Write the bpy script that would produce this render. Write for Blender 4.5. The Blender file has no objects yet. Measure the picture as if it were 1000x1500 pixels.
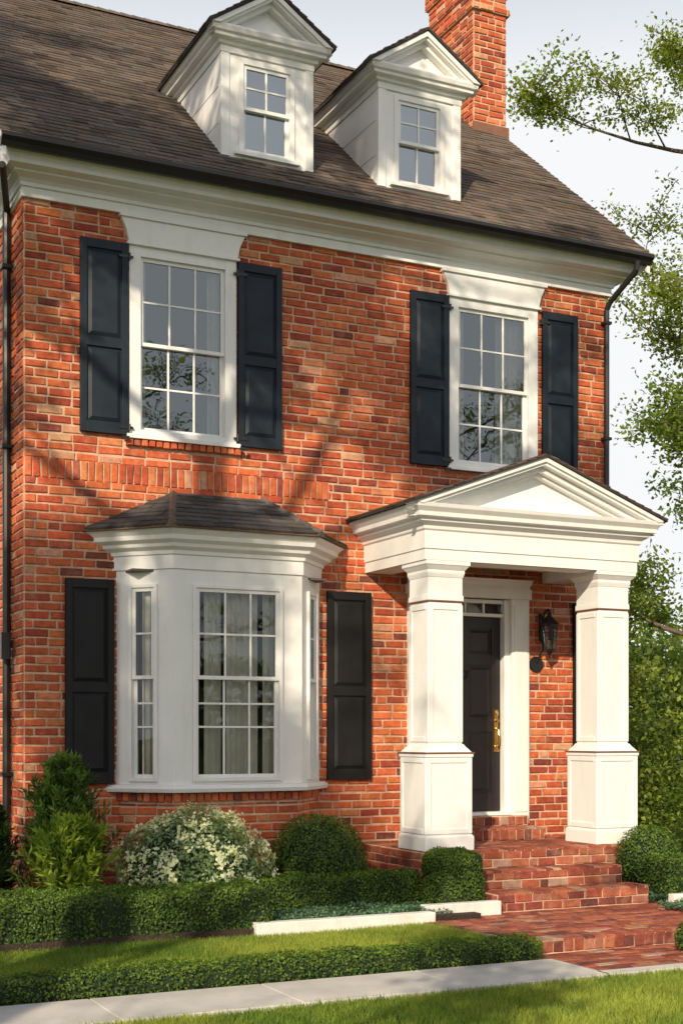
import bpy, math, random
import numpy as np
from mathutils import Matrix, Vector
R=random.Random(7); NR=np.random.default_rng(11)
scene=bpy.context.scene
COL=scene.collection
# ---------------------------------------------------------------- materials
def newmat(name):
    m=bpy.data.materials.new(name); m.use_nodes=True
    nt=m.node_tree; b=nt.nodes['Principled BSDF']; return m,nt,b
def N(nt,t,**k):
    n=nt.nodes.new(t)
    for a,v in k.items(): setattr(n,a,v)
    return n
def noise(nt,scale,detail=4,rough=.6,coord='Object',vec_scale=None):
    tc=N(nt,'ShaderNodeTexCoord'); n=N(nt,'ShaderNodeTexNoise')
    n.inputs['Scale'].default_value=scale; n.inputs['Detail'].default_value=detail; n.inputs['Roughness'].default_value=rough
    if vec_scale:
        mp=N(nt,'ShaderNodeMapping'); mp.inputs['Scale'].default_value=vec_scale
        nt.links.new(tc.outputs[coord],mp.inputs[0]); nt.links.new(mp.outputs[0],n.inputs[0])
    else: nt.links.new(tc.outputs[coord],n.inputs[0])
    return n
def ramp(nt,src,p0,c0,p1,c1):
    r=N(nt,'ShaderNodeValToRGB'); e=r.color_ramp.elements
    e[0].position=p0; e[0].color=(*c0,1); e[1].position=p1; e[1].color=(*c1,1)
    nt.links.new(src,r.inputs[0]); return r
def mix(nt,typ,fac,a,b):
    m=N(nt,'ShaderNodeMix',data_type='RGBA',blend_type=typ)
    for s,v in ((0,fac),(6,a),(7,b)):
        if hasattr(v,'node'): nt.links.new(v,m.inputs[s])
        else: m.inputs[s].default_value=v if s==0 else (*v,1)
    return m.outputs[2]
def bump(nt,b,src,strength,dist):
    bp=N(nt,'ShaderNodeBump'); bp.inputs['Strength'].default_value=strength; bp.inputs['Distance'].default_value=dist
    nt.links.new(src,bp.inputs['Height']); nt.links.new(bp.outputs[0],b.inputs['Normal'])
def simple(name,c,rough=.6,var=.12,scale=6,bstr=.2,bd=.002,bscale=60,metal=0,vs=None,spec=.5,streak=0):
    m,nt,b=newmat(name)
    n=noise(nt,scale,5,.6,vec_scale=vs)
    lo=tuple(x*(1-var) for x in c); hi=tuple(min(1,x*(1+var)) for x in c)
    r=ramp(nt,n.outputs[0],.3,lo,.7,hi); o=r.outputs[0]
    if streak:
        n2=noise(nt,1,5,.7,vec_scale=(9,9,1.3)); r2=ramp(nt,n2.outputs[0],.50,(1,1,1),.80,(1-streak,1-streak*1.1,1-streak*1.3)); o=mix(nt,'MULTIPLY',1.0,o,r2.outputs[0])
    nt.links.new(o,b.inputs['Base Color']); b.inputs['Roughness'].default_value=rough; b.inputs['Metallic'].default_value=metal
    b.inputs['Specular IOR Level'].default_value=spec
    bump(nt,b,noise(nt,bscale,3).outputs[0],bstr,bd); return m
def attr_mat(name,rough=.8,nscale=14,lo=.72,hi=1.2,bs=.5,bd=.004,bscale=70,stain=None,big=(.84,1.12)):
    m,nt,b=newmat(name)
    a=N(nt,'ShaderNodeAttribute',attribute_name='Col')
    n=noise(nt,nscale,6,.7); r=ramp(nt,n.outputs[0],.3,(lo,)*3,.72,(hi,)*3)
    c=mix(nt,'MULTIPLY',1.0,a.outputs['Color'],r.outputs[0])
    if stain:
        n2=noise(nt,stain[1],5,.65); r2=ramp(nt,n2.outputs[0],.52,(0,0,0),.75,(stain[2],)*3)
        c=mix(nt,'MIX',r2.outputs[0],c,stain[0])
    n3=noise(nt,.7,3,.6); r3=ramp(nt,n3.outputs[0],.35,(big[0],)*3,.65,(big[1],)*3)
    c=mix(nt,'MULTIPLY',1.0,c,r3.outputs[0])
    nt.links.new(c,b.inputs['Base Color']); b.inputs['Roughness'].default_value=rough; b.inputs['Specular IOR Level'].default_value=.3
    bump(nt,b,noise(nt,bscale,5,.7).outputs[0],bs,bd); return m
M_brick=attr_mat('brick',.85,18,.66,1.30,.8,.007,50,stain=((.60,.32,.20),7,.42))
M_mortar=simple('mortar',(.60,.40,.275),.95,.25,9,.8,.008,80,spec=.2)
M_roof=attr_mat('shingle',.9,30,.7,1.25,.5,.004,90,big=(.75,1.15))
M_white=simple('white_paint',(.80,.79,.77),.5,.04,2.5,.15,.002,35,streak=.09)
M_dark=simple('slate_blue_paint',(.012,.019,.029),.55,.3,5,.15,.001,50,spec=.3)
M_black=simple('black_paint',(.009,.009,.010),.55,.3,5,.15,.001,50,spec=.3)
M_metal=simple('black_metal',(.012,.011,.011),.4,.1,5,.1,.001,50)
M_door=simple('door_paint',(.014,.010,.011),.4,.15,5,.1,.001,50)
M_brass=simple('brass',(.75,.50,.16),.25,.1,8,.05,.001,50,metal=1)
M_bronze=simple('bronze_flashing',(.20,.09,.05),.5,.2,8,.05,.001,50)
M_curt=simple('curtain_cloth',(.84,.79,.70),.9,.06,8,.1,.001,100)
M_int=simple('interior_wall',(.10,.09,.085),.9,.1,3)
M_blind=simple('blind',(.36,.41,.46),.8,.08,3)
M_conc=simple('concrete',(.56,.53,.48),.85,.14,3,.4,.003,90)
M_curb=simple('painted_curb',(.72,.70,.66),.8,.10,5,.4,.003,60,streak=.2)
M_mulch=simple('mulch',(.045,.028,.018),.95,.5,40,1,.02,60)
M_ground=simple('grass_ground',(.08,.115,.027),.95,.35,1.2,1,.02,50,spec=.1)
M_bark=simple('bark',(.12,.09,.06),.95,.3,9,1,.02,22)
def glass_mat(name,ior):
    m=bpy.data.materials.new(name); m.use_nodes=True; nt=m.node_tree; nt.nodes.clear()
    o=N(nt,'ShaderNodeOutputMaterial'); t=N(nt,'ShaderNodeBsdfTransparent'); g=N(nt,'ShaderNodeBsdfGlossy'); f=N(nt,'ShaderNodeFresnel'); x=N(nt,'ShaderNodeMixShader')
    t.inputs[0].default_value=(.88,.90,.88,1); g.inputs['Roughness'].default_value=.01; g.inputs[0].default_value=(.86,.94,1,1); f.inputs[0].default_value=ior
    bp=N(nt,'ShaderNodeBump'); bp.inputs['Strength'].default_value=.08; bp.inputs['Distance'].default_value=.01
    nt.links.new(noise(nt,3.5,1).outputs[0],bp.inputs['Height']); nt.links.new(bp.outputs[0],g.inputs['Normal'])
    nt.links.new(f.outputs[0],x.inputs[0]); nt.links.new(t.outputs[0],x.inputs[1]); nt.links.new(g.outputs[0],x.inputs[2]); nt.links.new(x.outputs[0],o.inputs[0]); return m
M_glass=glass_mat('window_glass',2.4);M_glassB=glass_mat('bay_glass',1.7);M_glassD=glass_mat('dormer_glass',3.4)
def leaf_mat(name,trans=.35,rough=.5,spec=.35):
    m,nt,b=newmat(name)
    a=N(nt,'ShaderNodeAttribute',attribute_name='Col'); nt.links.new(a.outputs['Color'],b.inputs['Base Color'])
    b.inputs['Roughness'].default_value=rough; b.inputs['Specular IOR Level'].default_value=spec
    t=N(nt,'ShaderNodeBsdfTranslucent'); c=mix(nt,'MULTIPLY',1.0,a.outputs['Color'],(1.8,1.7,.8)); nt.links.new(c,t.inputs[0])
    x=N(nt,'ShaderNodeMixShader'); x.inputs[0].default_value=trans
    o=nt.nodes['Material Output']; nt.links.new(b.outputs[0],x.inputs[1]); nt.links.new(t.outputs[0],x.inputs[2]); nt.links.new(x.outputs[0],o.inputs[0]); return m
M_leaf=leaf_mat('foliage',.45); M_hedge=leaf_mat('hedge_leaf',.25,.55,.2); M_grass=leaf_mat('grass_blade',.35,.6,.2)
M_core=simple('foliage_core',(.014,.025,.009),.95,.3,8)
# ---------------------------------------------------------------- builders
def empty(name):
    e=bpy.data.objects.new(name,None); COL.objects.link(e); return e
class MB:
    def __init__(s): s.v=[];s.f=[];s.c=[];s.M=None
    def add(s,vs,fs,col=None):
        o=len(s.v)
        if s.M is not None: vs=[tuple(s.M@Vector(p)) for p in vs]
        s.v+=vs; s.f+=[tuple(i+o for i in f) for f in fs]
        if col is not None: s.c+=[col]*len(vs)
    def box(s,x0,x1,y0,y1,z0,z1,col=None):
        s.add([(x0,y0,z0),(x1,y0,z0),(x1,y1,z0),(x0,y1,z0),(x0,y0,z1),(x1,y0,z1),(x1,y1,z1),(x0,y1,z1)],
              [(0,3,2,1),(4,5,6,7),(0,1,5,4),(1,2,6,5),(2,3,7,6),(3,0,4,7)],col)
    def ext(s,pts,vec,col=None):
        n=len(pts); q=[(p[0]+vec[0],p[1]+vec[1],p[2]+vec[2]) for p in pts]
        s.add(list(pts)+q,[tuple(range(n-1,-1,-1)),tuple(range(n,2*n))]+[(i,(i+1)%n,(i+1)%n+n,i+n) for i in range(n)],col)
    def tube(s,p,q,r0,r1,n=8,cap=True,col=None):
        p=Vector(p);q=Vector(q);d=(q-p).normalized()
        a=d.orthogonal().normalized();b=d.cross(a)
        vs=[];
        for c,r in((p,r0),(q,r1)):
            for i in range(n):
                t=2*math.pi*i/n; vs.append(tuple(c+(a*math.cos(t)+b*math.sin(t))*r))
        fs=[(i,(i+1)%n,(i+1)%n+n,i+n) for i in range(n)]
        if cap: fs+=[tuple(range(n-1,-1,-1)),tuple(range(n,2*n))]
        s.add(vs,fs,col)
    def obj(s,name,mat,parent=None,bevel=0,smooth=False,recalc=True):
        me=bpy.data.meshes.new(name); me.from_pydata(s.v,[],s.f); me.materials.append(mat)
        if s.c and len(s.c)==len(s.v):
            a=me.color_attributes.new(name='Col',type='FLOAT_COLOR',domain='POINT')
            a.data.foreach_set('color',np.array([(c[0],c[1],c[2],1) for c in s.c],dtype=np.float32).ravel())
        if recalc:
            import bmesh
            bm=bmesh.new(); bm.from_mesh(me); bmesh.ops.recalc_face_normals(bm,faces=bm.faces); bm.to_mesh(me); bm.free()
        o=bpy.data.objects.new(name,me); COL.objects.link(o)
        if parent: o.parent=parent
        if bevel:
            m=o.modifiers.new('bevel','BEVEL'); m.width=bevel; m.segments=2; m.limit_method='ANGLE'
        if smooth:
            for p in me.polygons: p.use_smooth=True
        return o
def fast(name,V,F,C,mat,parent=None):
    me=bpy.data.meshes.new(name); k=F.shape[1]
    me.vertices.add(len(V)); me.vertices.foreach_set('co',V.astype(np.float32).ravel())
    me.loops.add(F.size); me.loops.foreach_set('vertex_index',F.astype(np.int32).ravel())
    me.polygons.add(len(F)); me.polygons.foreach_set('loop_start',(np.arange(len(F))*k).astype(np.int32)); me.polygons.foreach_set('loop_total',np.full(len(F),k,dtype=np.int32))
    me.update(); me.validate()
    a=me.color_attributes.new(name='Col',type='FLOAT_COLOR',domain='POINT')
    a.data.foreach_set('color',np.concatenate([C,np.ones((len(C),1))],1).astype(np.float32).ravel())
    me.materials.append(mat); o=bpy.data.objects.new(name,me); COL.objects.link(o)
    if parent: o.parent=parent
    return o
def unit(a): return a/np.maximum(np.linalg.norm(a,axis=1,keepdims=True),1e-6)
def leaves(name,P,Nn,size,C,mat,parent=None,ratio=.55,T=None,nj=.45):
    n=len(P); Nn=unit(Nn+NR.normal(0,nj,(n,3)))
    if T is None: T=NR.normal(0,1,(n,3))
    T=unit(T-Nn*np.sum(T*Nn,1,keepdims=True)); B=np.cross(Nn,T)
    L=(size*NR.uniform(.7,1.3,n))[:,None]; W=L*ratio*.5
    V=np.stack([P,P+T*L*.5+B*W+Nn*L*.12,P+T*L,P+T*L*.5-B*W+Nn*L*.12],1).reshape(-1,3)
    F=np.arange(4*n).reshape(n,4)
    return fast(name,V,F,np.repeat(C,4,0),mat,parent)
def colmix(n,a,b,var=.2,t=None):
    if t is None: t=NR.random(n)
    t=t[:,None]; c=np.array(a)[None]*(1-t)+np.array(b)[None]*t
    return np.clip(c*NR.uniform(1-var,1+var,(n,1)),0,1)
def sweep(mb,path,prof,mit=None):
    n=len(path); k=len(prof); vs=[]
    nr=[]
    for i in range(n-1):
        dx=path[i+1][0]-path[i][0]; dy=path[i+1][1]-path[i][1]; l=math.hypot(dx,dy); nr.append((dy/l,-dx/l))
    for i in range(n):
        if mit: m=mit[i]
        elif i==0: m=nr[0]
        elif i==n-1: m=nr[-1]
        else:
            a,b=nr[i-1],nr[i]; q=1+a[0]*b[0]+a[1]*b[1]; m=((a[0]+b[0])/q,(a[1]+b[1])/q)
        for o,z in prof: vs.append((path[i][0]+m[0]*o,path[i][1]+m[1]*o,z))
    fs=[]
    for i in range(n-1):
        for j in range(k):
            a=i*k+j;b=i*k+(j+1)%k; fs.append((a,b,b+k,a+k))
    fs+=[tuple(range(k)),tuple(range((n-1)*k,n*k))]
    mb.add(vs,fs)
PAL=[((.53,.112,.042),6),((.58,.145,.052),5),((.46,.088,.036),4),((.34,.062,.034),1.8),((.62,.20,.085),2.2),((.22,.055,.040),.7),((.61,.30,.175),1.1)]
def pick():
    t=R.random()*sum(w for _,w in PAL)
    for c,w in PAL:
        t-=w
        if t<=0: break
    k=R.uniform(.83,1.13); return (c[0]*k,c[1]*k*R.uniform(.9,1.1),c[2]*k)
def onebrick(mb,x0,x1,z0,z1,gap,proud,j=.004):
    g=gap/2; x0+=g;x1-=g;z0+=g;z1-=g
    if x1-x0<.012 or z1-z0<.012: return
    c=pick(); u=lambda:R.uniform(-j,j)
    P=[(x0+u(),z0+u()),(x1+u(),z0+u()),(x1+u(),z1+u()),(x0+u(),z1+u())]
    cx=(x0+x1)/2; cz=(z0+z1)/2; p=proud+R.uniform(-.003,.004); b=.005
    tx=R.uniform(-.02,.02); tz=R.uniform(-.05,.04)
    vs=[(x,.01,z) for x,z in P]+[(x,-(p-.005)+tx*(x-cx)+tz*(z-cz),z) for x,z in P]
    vs+=[(x+(b if x<cx else -b),-p+tx*(x-cx)+tz*(z-cz),z+(b if z<cz else -b)) for x,z in P]
    fs=[(8,9,10,11)]
    for a in(0,4):
        for i in range(4): fs.append((a+i,a+(i+1)%4,a+4+(i+1)%4,a+4+i))
    mb.add(vs,fs,c)
def bricks(mb,M,W,H,holes=(),rh=.083,bl=.235,gap=.020,proud=.012,mask=None,z0=0,hdr=.14,stag=True):
    old=mb.M; mb.M=M; r=0; v=z0
    while v<H-.02:
        h=min(rh,H-v); vc=v+h/2; segs=[(0,W)]
        if mask: segs=[mask(vc)]
        for (a,b,c,d) in holes:
            if c<vc<d:
                ns=[]
                for s,e in segs:
                    if b<=s or a>=e: ns.append((s,e)); continue
                    if a>s: ns.append((s,a))
                    if b<e: ns.append((b,e))
                segs=ns
        x=-(r%2)*bl*.5*(1 if stag else 0)-R.uniform(0,.02)
        wav=R.uniform(-.002,.002)
        while x<W:
            L=bl*R.uniform(.92,1.08)
            if R.random()<hdr: L=bl*.5
            for s,e in segs:
                a=max(x,s);b=min(x+L,e)
                if b-a>.035: onebrick(mb,a,b,v+wav,v+h+wav,gap,proud)
            x+=L
        v+=rh; r+=1
    mb.M=old
def faceM(P,Q,z=0):
    dx=Q[0]-P[0];dy=Q[1]-P[1];l=math.hypot(dx,dy);dx/=l;dy/=l
    return Matrix(((dx,-dy,0,P[0]),(dy,dx,0,P[1]),(0,0,1,z),(0,0,0,1)))
def topM(x,y,z):
    return Matrix(((1,0,0,x),(0,0,1,y),(0,-1,0,z),(0,0,0,1)))
def wallholes(mb,M,W,H,holes,th=.12,y0=0):
    old=mb.M; mb.M=M
    xs=sorted({0,W}|{h[0] for h in holes}|{h[1] for h in holes}); zs=sorted({0,H}|{h[2] for h in holes}|{h[3] for h in holes})
    vs=[];fs=[]
    for i in range(len(xs)-1):
        for j in range(len(zs)-1):
            cx=(xs[i]+xs[i+1])/2;cz=(zs[j]+zs[j+1])/2
            if any(a<cx<b and c<cz<d for a,b,c,d in holes): continue
            o=len(vs); vs+=[(xs[i],y0,zs[j]),(xs[i+1],y0,zs[j]),(xs[i+1],y0,zs[j+1]),(xs[i],y0,zs[j+1])]; fs.append((o,o+1,o+2,o+3))
    mb.add(vs,fs)
    for a,b,c,d in holes:
        mb.add([(a,y0,c),(b,y0,c),(b,y0,d),(a,y0,d),(a,y0+th,c),(b,y0+th,c),(b,y0+th,d),(a,y0+th,d)],[(0,1,5,4),(1,2,6,5),(2,3,7,6),(3,0,4,7)])
    mb.M=old
RB=(.130,.100,.079)
def shingles(mb,eL,eR,tR,tL,exp=.115,wid=.2,base=RB,th=.014):
    eL,eR,tR,tL=map(Vector,(eL,eR,tR,tL)); u=(eR-eL).normalized()
    w=(tL+tR)/2-(eL+eR)/2; s=(w-u*w.dot(u)); h=s.length; s.normalize(); n=u.cross(s).normalized()
    l0=0;r0=(eR-eL).length;l1=(tL-eL).dot(u);r1=(tR-eL).dot(u)
    mb.add([tuple(p) for p in(eL,eR,tR,tL)],[(0,1,2,3)],base)
    v=0;i=0
    while v<h-.01:
        v1=min(v+exp*1.3,h)
        k=(v+.5*min(exp,h-v))/h; a=l0+(l1-l0)*k;b=r0+(r1-r0)*k
        x=a-R.uniform(0,wid)
        rowc=R.uniform(.90,1.10)
        while x<b:
            L=wid*R.uniform(.6,1.35); x0=max(a,x);x1=min(b,x+L)-.004
            if x1-x0>.015:
                g=R.uniform(.78,1.22)*rowc; t=R.uniform(-.08,.08)
                if R.random()<.08: g*=.65
                c=(base[0]*g*(1+t),base[1]*g,base[2]*g*(1-t))
                va=v-R.uniform(0,.012); T=th*R.uniform(.7,1.4)
                f=lambda X,Vv,O:tuple(eL+u*X+s*Vv+n*O)
                mb.add([f(x0,va,0),f(x1,va,0),f(x1,va,T),f(x0,va,T),f(x1,v1,.003),f(x0,v1,.003),f(x0,v1,0),f(x1,v1,0)],[(0,1,2,3),(3,2,4,5),(0,3,5,6),(1,7,4,2)],c)
            x+=L
        v+=exp;i+=1
def ridgecap(mb,p,q,w=.09,base=RB):
    p=Vector(p);q=Vector(q);d=(q-p);L=d.length;d.normalize();side=d.cross(Vector((0,0,1))).normalized()
    s=0
    while s<L-.02:
        e=min(s+.19,L); g=R.uniform(.75,1.25); c=tuple(x*g for x in base)
        a=p+d*s;b=p+d*e
        mb.add([tuple(a-side*w-Vector((0,0,w*.6))),tuple(a+Vector((0,0,.03))),tuple(a+side*w-Vector((0,0,w*.6))),tuple(b-side*w-Vector((0,0,w*.6))),tuple(b+Vector((0,0,.018))),tuple(b+side*w-Vector((0,0,w*.6)))],[(0,1,4,3),(1,2,5,4),(0,2,1)],c)
        s+=.15
# ---------------------------------------------------------------- house
H=empty('brick_house')
XL,XR,YB,ZT=2.86,9.42,7.88,6.56
W=MB();G=MB();GB=MB();GD=MB();MO=MB();BR=MB();SH=MB();BL=MB();BK=MB()
def window(M,w,h,cw,cols,up,dn,meet=.5,cz=None,extra=(),bot=None,proud=.035,G=G):
    W.M=M;G.M=M
    cz=cw if cz is None else cz; bot=cz*.7 if bot is None else bot
    W.box(0,cw,-proud,.12,0,h);W.box(w-cw,w,-proud,.12,0,h);W.box(cw,w-cw,-proud+.003,.12,h-cz,h);W.box(cw,w-cw,-proud+.003,.12,0,bot)
    x0,x1,z0,z1=cw,w-cw,bot,h-cz; zm=z0+(z1-z0)*(1-meet); s=.036;m=.0095
    def sash(za,zb,ya,yb,rows,ex=()):
        W.box(x0,x0+s,ya,yb,za,zb);W.box(x1-s,x1,ya,yb,za,zb)
        W.box(x0+s,x1-s,ya+.001,yb,za,za+s);W.box(x0+s,x1-s,ya+.001,yb,zb-s,zb)
        a,b,c,d=x0+s,x1-s,za+s,zb-s
        for i in range(1,cols): xx=a+(b-a)*i/cols; W.box(xx-m,xx+m,ya+.004,yb-.004,c,d)
        zz=[c+(d-c)*i/rows for i in range(1,rows)]+list(ex)
        for z in zz: W.box(a,b,ya+.006,yb-.006,z-m,z+m)
        ym=(ya+yb)/2; G.add([(a,ym,c),(b,ym,c),(b,ym,d),(a,ym,d)],[(0,1,2,3)])
    sash(zm-.018,z1,.0,.03,up)
    sash(z0,zm+.018,.034,.064,dn,extra)
    W.M=None;G.M=None
def shutter(mb,x0,x1,z0,z1,split=.48,y=-.02):
    t=.04;s=.062
    mb.box(x0,x1,y-t*.45,y,z0,z1)
    f=y-t
    mb.box(x0,x0+s,f,y-.002,z0,z1);mb.box(x1-s,x1,f,y-.002,z0,z1)
    zm=z0+(z1-z0)*split
    for a,b in((z0,z0+.10),(zm-.045,zm+.045),(z1-.085,z1)): mb.box(x0+s,x1-s,f+.002,y-.002,a,b)
    for a,b in((z0+.10,zm-.045),(zm+.045,z1-.085)):
        xa,xb=x0+s+.012,x1-s-.012;a+=.012;b-=.012;q=.035
        mb.add([(xa,y-t*.45,a),(xb,y-t*.45,a),(xb,y-t*.45,b),(xa,y-t*.45,b),(xa+q,y-t*.9,a+q),(xb-q,y-t*.9,a+q),(xb-q,y-t*.9,b-q),(xa+q,y-t*.9,b-q)],[(4,5,6,7),(0,1,5,4),(1,2,6,5),(2,3,7,6),(3,0,4,7)])
uw=[(3.85,4.94),(7.36,8.48)]
holes=[(a-XL+.03,b-XL-.03,4.45,6.30) for a,b in uw]+[(3.86-XL,5.74-XL,1.10,3.5),(7.02-XL,8.20-XL,.5,3.12)]
FM=faceM((XL,0),(XR,0))
sold=(0,5.95-XL,3.965,4.17)
wallholes(MO,FM,XR-XL,ZT,holes,.14)
bricks(BR,FM,XR-XL,ZT,holes+[sold,(3.80-XL,4.99-XL,4.30,4.46)])
BR.M=FM;x=0.0
while x<sold[1]:
    w_=.074*R.uniform(.95,1.05); onebrick(BR,x,min(x+w_,sold[1]),sold[2]+.003,sold[3]-.006,.018,.016); x+=w_
x=3.86-XL-.04
while x<4.94-XL+.03:
    onebrick(BR,x,x+.072,4.335,4.425,.012,.055);x+=.073
BR.M=None
for P,Q in(((XL,YB),(XL,0)),((XR,0),(XR,YB)),((XR,YB),(XL,YB))):
    M=faceM(P,Q);wd=math.hypot(Q[0]-P[0],Q[1]-P[1])
    wallholes(MO,M,wd,ZT,[]); bricks(BR,M,wd,ZT)
YR,ZR=3.94,10.55; K=(ZR-6.9)/(YR+.45)
def roofz(y): return 6.9+(y+.45)*K
for P,Q in(((XL,YB),(XL,0)),((XR,0),(XR,YB))):
    M=faceM(P,Q)
    MO.M=M; MO.add([(0,0,ZT),(YB,0,ZT),(YB,0,7.1),(YB/2,0,10.35),(0,0,7.1)],[(0,1,2,3,4)]);MO.M=None
    bricks(BR,M,YB,10.3,z0=ZT,mask=lambda z:(0,YB) if z<7.1 else ((z-7.1)/3.25*YB/2,YB-(z-7.1)/3.25*YB/2))
for a,b in uw:
    window(Matrix.Translation((a,0,4.43)),b-a,1.82,.115,3,2,2,.5,cz=.10,bot=.07)
    W.box(a-.03,b+.03,-.075,-.037,4.405,4.445)
    W.ext([(a-.005,-.055,6.27),(b+.005,-.055,6.27),(b+.03,-.055,6.38),(b+.085,-.055,6.50),(a-.085,-.055,6.50),(a-.03,-.055,6.38)],(0,.075,0))
    W.box(a-.025,b+.025,-.068,.01,6.245,6.272)
    W.box(a-.10,b+.10,-.08,.02,6.495,6.53)
for i,(a,b) in enumerate(((3.375,3.835),(4.955,5.42),(6.885,7.345),(8.535,9.0))):
    S=MB();shutter(S,a,b,4.43,6.245,.47);S.obj('upper_shutter',M_dark,H,.003)
    B=MB();inner=b if i%2==0 else a; s_=1 if i%2==0 else -1
    for z in(4.50,6.12):
        B.box(min(inner,inner-.09*s_),max(inner,inner-.09*s_),-.066,-.058,z-.012,z+.012); B.tube((inner+.012*s_,-.06,z-.03),(inner+.012*s_,-.06,z+.035),.011,.011)
        B.box(inner if s_>0 else inner-.05,inner+.05 if s_>0 else inner,-.06,-.045,z-.01,z+.01)
    zz=4.40
    B.tube((inner-.03*s_,-.02,zz),(inner-.03*s_,-.09,zz),.008,.008);B.box(inner-.035*s_-.035,inner-.035*s_+.035,-.10,-.088,zz-.018,zz+.012)
    B.obj('shutter_hinge',M_metal,H)
sc=[(0,6.53),(.05,6.53),(.05,6.615),(.075,6.62),(.08,6.65),(.11,6.675),(.20,6.70),(.205,6.715),(.30,6.73),(.31,6.76),(.34,6.80),(.365,6.85),(.365,6.88),(0,6.88)]
mt=[(-.65,0),(-.65,-1),(.8,-1),(.8,0)]
C=MB();sweep(C,[(XL,YB),(XL,0),(XR,0),(XR,YB)],sc,mt);C.obj('main_cornice',M_white,H)
gt=MB();sweep(gt,[(2.56,0),(9.72,0)],[(.368,6.81),(.43,6.80),(.45,6.84),(.49,6.87),(.49,6.905),(.475,6.905),(.468,6.88),(.368,6.88)]);gt.obj('gutter',M_metal,H)
x0,x1=2.56,9.72
SH2=MB()
shingles(SH2,(x0,-.47,6.885),(x1,-.47,6.885),(x1,YR,ZR),(x0,YR,ZR),.108,.21)
shingles(SH2,(x1,8.35,6.885),(x0,8.35,6.885),(x0,YR,ZR),(x1,YR,ZR),.108,.21)
SH2.obj('roof_shingles',M_roof,H,recalc=False)
RC=MB();ridgecap(RC,(x0,YR,ZR+.02),(x1,YR,ZR+.02),.11);RC.obj('ridge_cap',M_roof,H,recalc=False)
for xa,xb in((x0+.012,x0+.05),(x1-.05,x1-.012)):
    W.ext([(xa,-.42,6.88),(xa,YR,ZR-.03),(xa,8.3,6.88),(xa,8.3,6.72),(xa,YR,ZR-.20),(xa,-.42,6.72)],(xb-xa,0,0))
U=MB();U.add([(x0+.04,-.40,6.87),(x1-.04,-.40,6.87),(x1-.04,YR,ZR-.06),(x0+.04,YR,ZR-.06)],[(0,1,2,3)]);U.add([(x0+.04,8.28,6.87),(x1-.04,8.28,6.87),(x1-.04,YR,ZR-.06),(x0+.04,YR,ZR-.06)],[(0,1,2,3)]);U.obj('roof_deck',M_white,H)
def dormer(xa,xb):
    w=xb-xa;xc=(xa+xb)/2;zt=8.36
    gw=.60;g0=xc-gw/2-.01;g1=g0+gw
    W.box(xa,g0,0,.08,7.26,zt);W.box(g1,xb,0,.08,7.26,zt);W.box(g0,g1,0,.08,8.26,zt);W.box(g0,g1,0.002,.08,7.26,7.34)
    W.box(xa-.012,xa+.075,-.014,.06,7.285,zt);W.box(xb-.075,xb+.012,-.014,.06,7.285,zt)
    W.box(g0-.05,g1+.05,-.045,.002,7.31,7.345)
    window(Matrix.Translation((g0,0,7.335)),gw,.93,.05,2,2,1,.5,cz=.045,bot=.035,proud=.02,G=GD)
    BL.add([(g0,.16,7.3),(g1,.16,7.3),(g1,.16,8.3),(g0,.16,8.3)],[(0,1,2,3)])
    for xs,sg in((xa,-1),(xb,1)):
        z=7.27
        W.add([(xs,0.01,7.27),(xs,0.01,zt),(xs,(zt-6.9)/K-.45,zt)],[(0,1,2)])
        while z<zt-.01:
            z1=min(z+.36,zt);ya=.03
            y0=max(ya,(z-6.9)/K-.45);y1=max(ya,(z1-6.9)/K-.45)
            W.add([(xs+sg*.010,ya,z),(xs+sg*.010,y0+.02,z),(xs+sg*.004,y1+.03,z1),(xs+sg*.004,ya,z1),(xs,ya,z),(xs,y0+.02,z)],[(0,1,2,3),(0,4,5,1)])
            z=z1
    sweep(W,[(xa,2.0),(xa,0),(xb,0),(xb,2.0)],[(-.02,zt-.06),(.02,zt-.06),(.022,zt),(.05,zt+.01),(.055,zt+.04),(.11,zt+.05),(.115,zt+.075),(.14,zt+.09),(.155,zt+.13),(.155,zt+.15),(-.02,zt+.15)])
    e=.165;za=zt+.152;rise=.43;sl=rise/(w/2+e)
    W.ext([(xa,-.005,za-.01),(xb,-.005,za-.01),(xc,-.005,za+(w/2)*sl*.98)],(0,.05,0))
    W.ext([(xa+.14,-.02,za+.01),(xb-.14,-.02,za+.01),(xc,-.02,za+(w/2-.16)*sl)],(0,.02,0))
    for dd,t0,t1 in((-.175,0.02,.075),(-.15,.07,.10),(-.09,.095,.145)):
        for s_ in(-1,1):
            ex=xa-e if s_<0 else xb+e
            W.ext([(ex,dd,za-t0+.0),(xc,dd,za+rise-t0),(xc,dd,za+rise-t1),(ex+(-s_)*(t1*1.2),dd,za-t1+ (t1*1.2)*sl)],(0,-dd-.004,0))
    y0,y1=-.19,2.3
    for s_ in(-1,1):
        ex=xa-e-.02 if s_<0 else xb+e+.02
        ez=za-.02*sl
        SH.ext([(ex,y0,ez-.018),(xc,y0,za+rise-.012),(xc,y0,za+rise+.012),(ex,y0,ez+.008)],(0,y1-y0,0),(.05,.04,.035))
        if s_<0: shingles(SH,(ex,y1,ez+.01),(ex,y0,ez+.01),(xc,y0,za+rise+.014),(xc,y1,za+rise+.014),.1,.18)
        else: shingles(SH,(ex,y0,ez+.01),(ex,y1,ez+.01),(xc,y1,za+rise+.014),(xc,y0,za+rise+.014),.1,.18)
        W.ext([(ex+(-s_)*.03,-.15,ez-.02),(xc,-.15,za+rise-.03),(xc,-.15,za+rise-.05),(ex+(-s_)*.05,-.15,ez-.05)],(0,2.2,0))
dormer(4.80,5.77);dormer(6.535,7.50)
cx0,cx1,cy0,cy1=9.27,9.76,2.6,3.68
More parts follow.
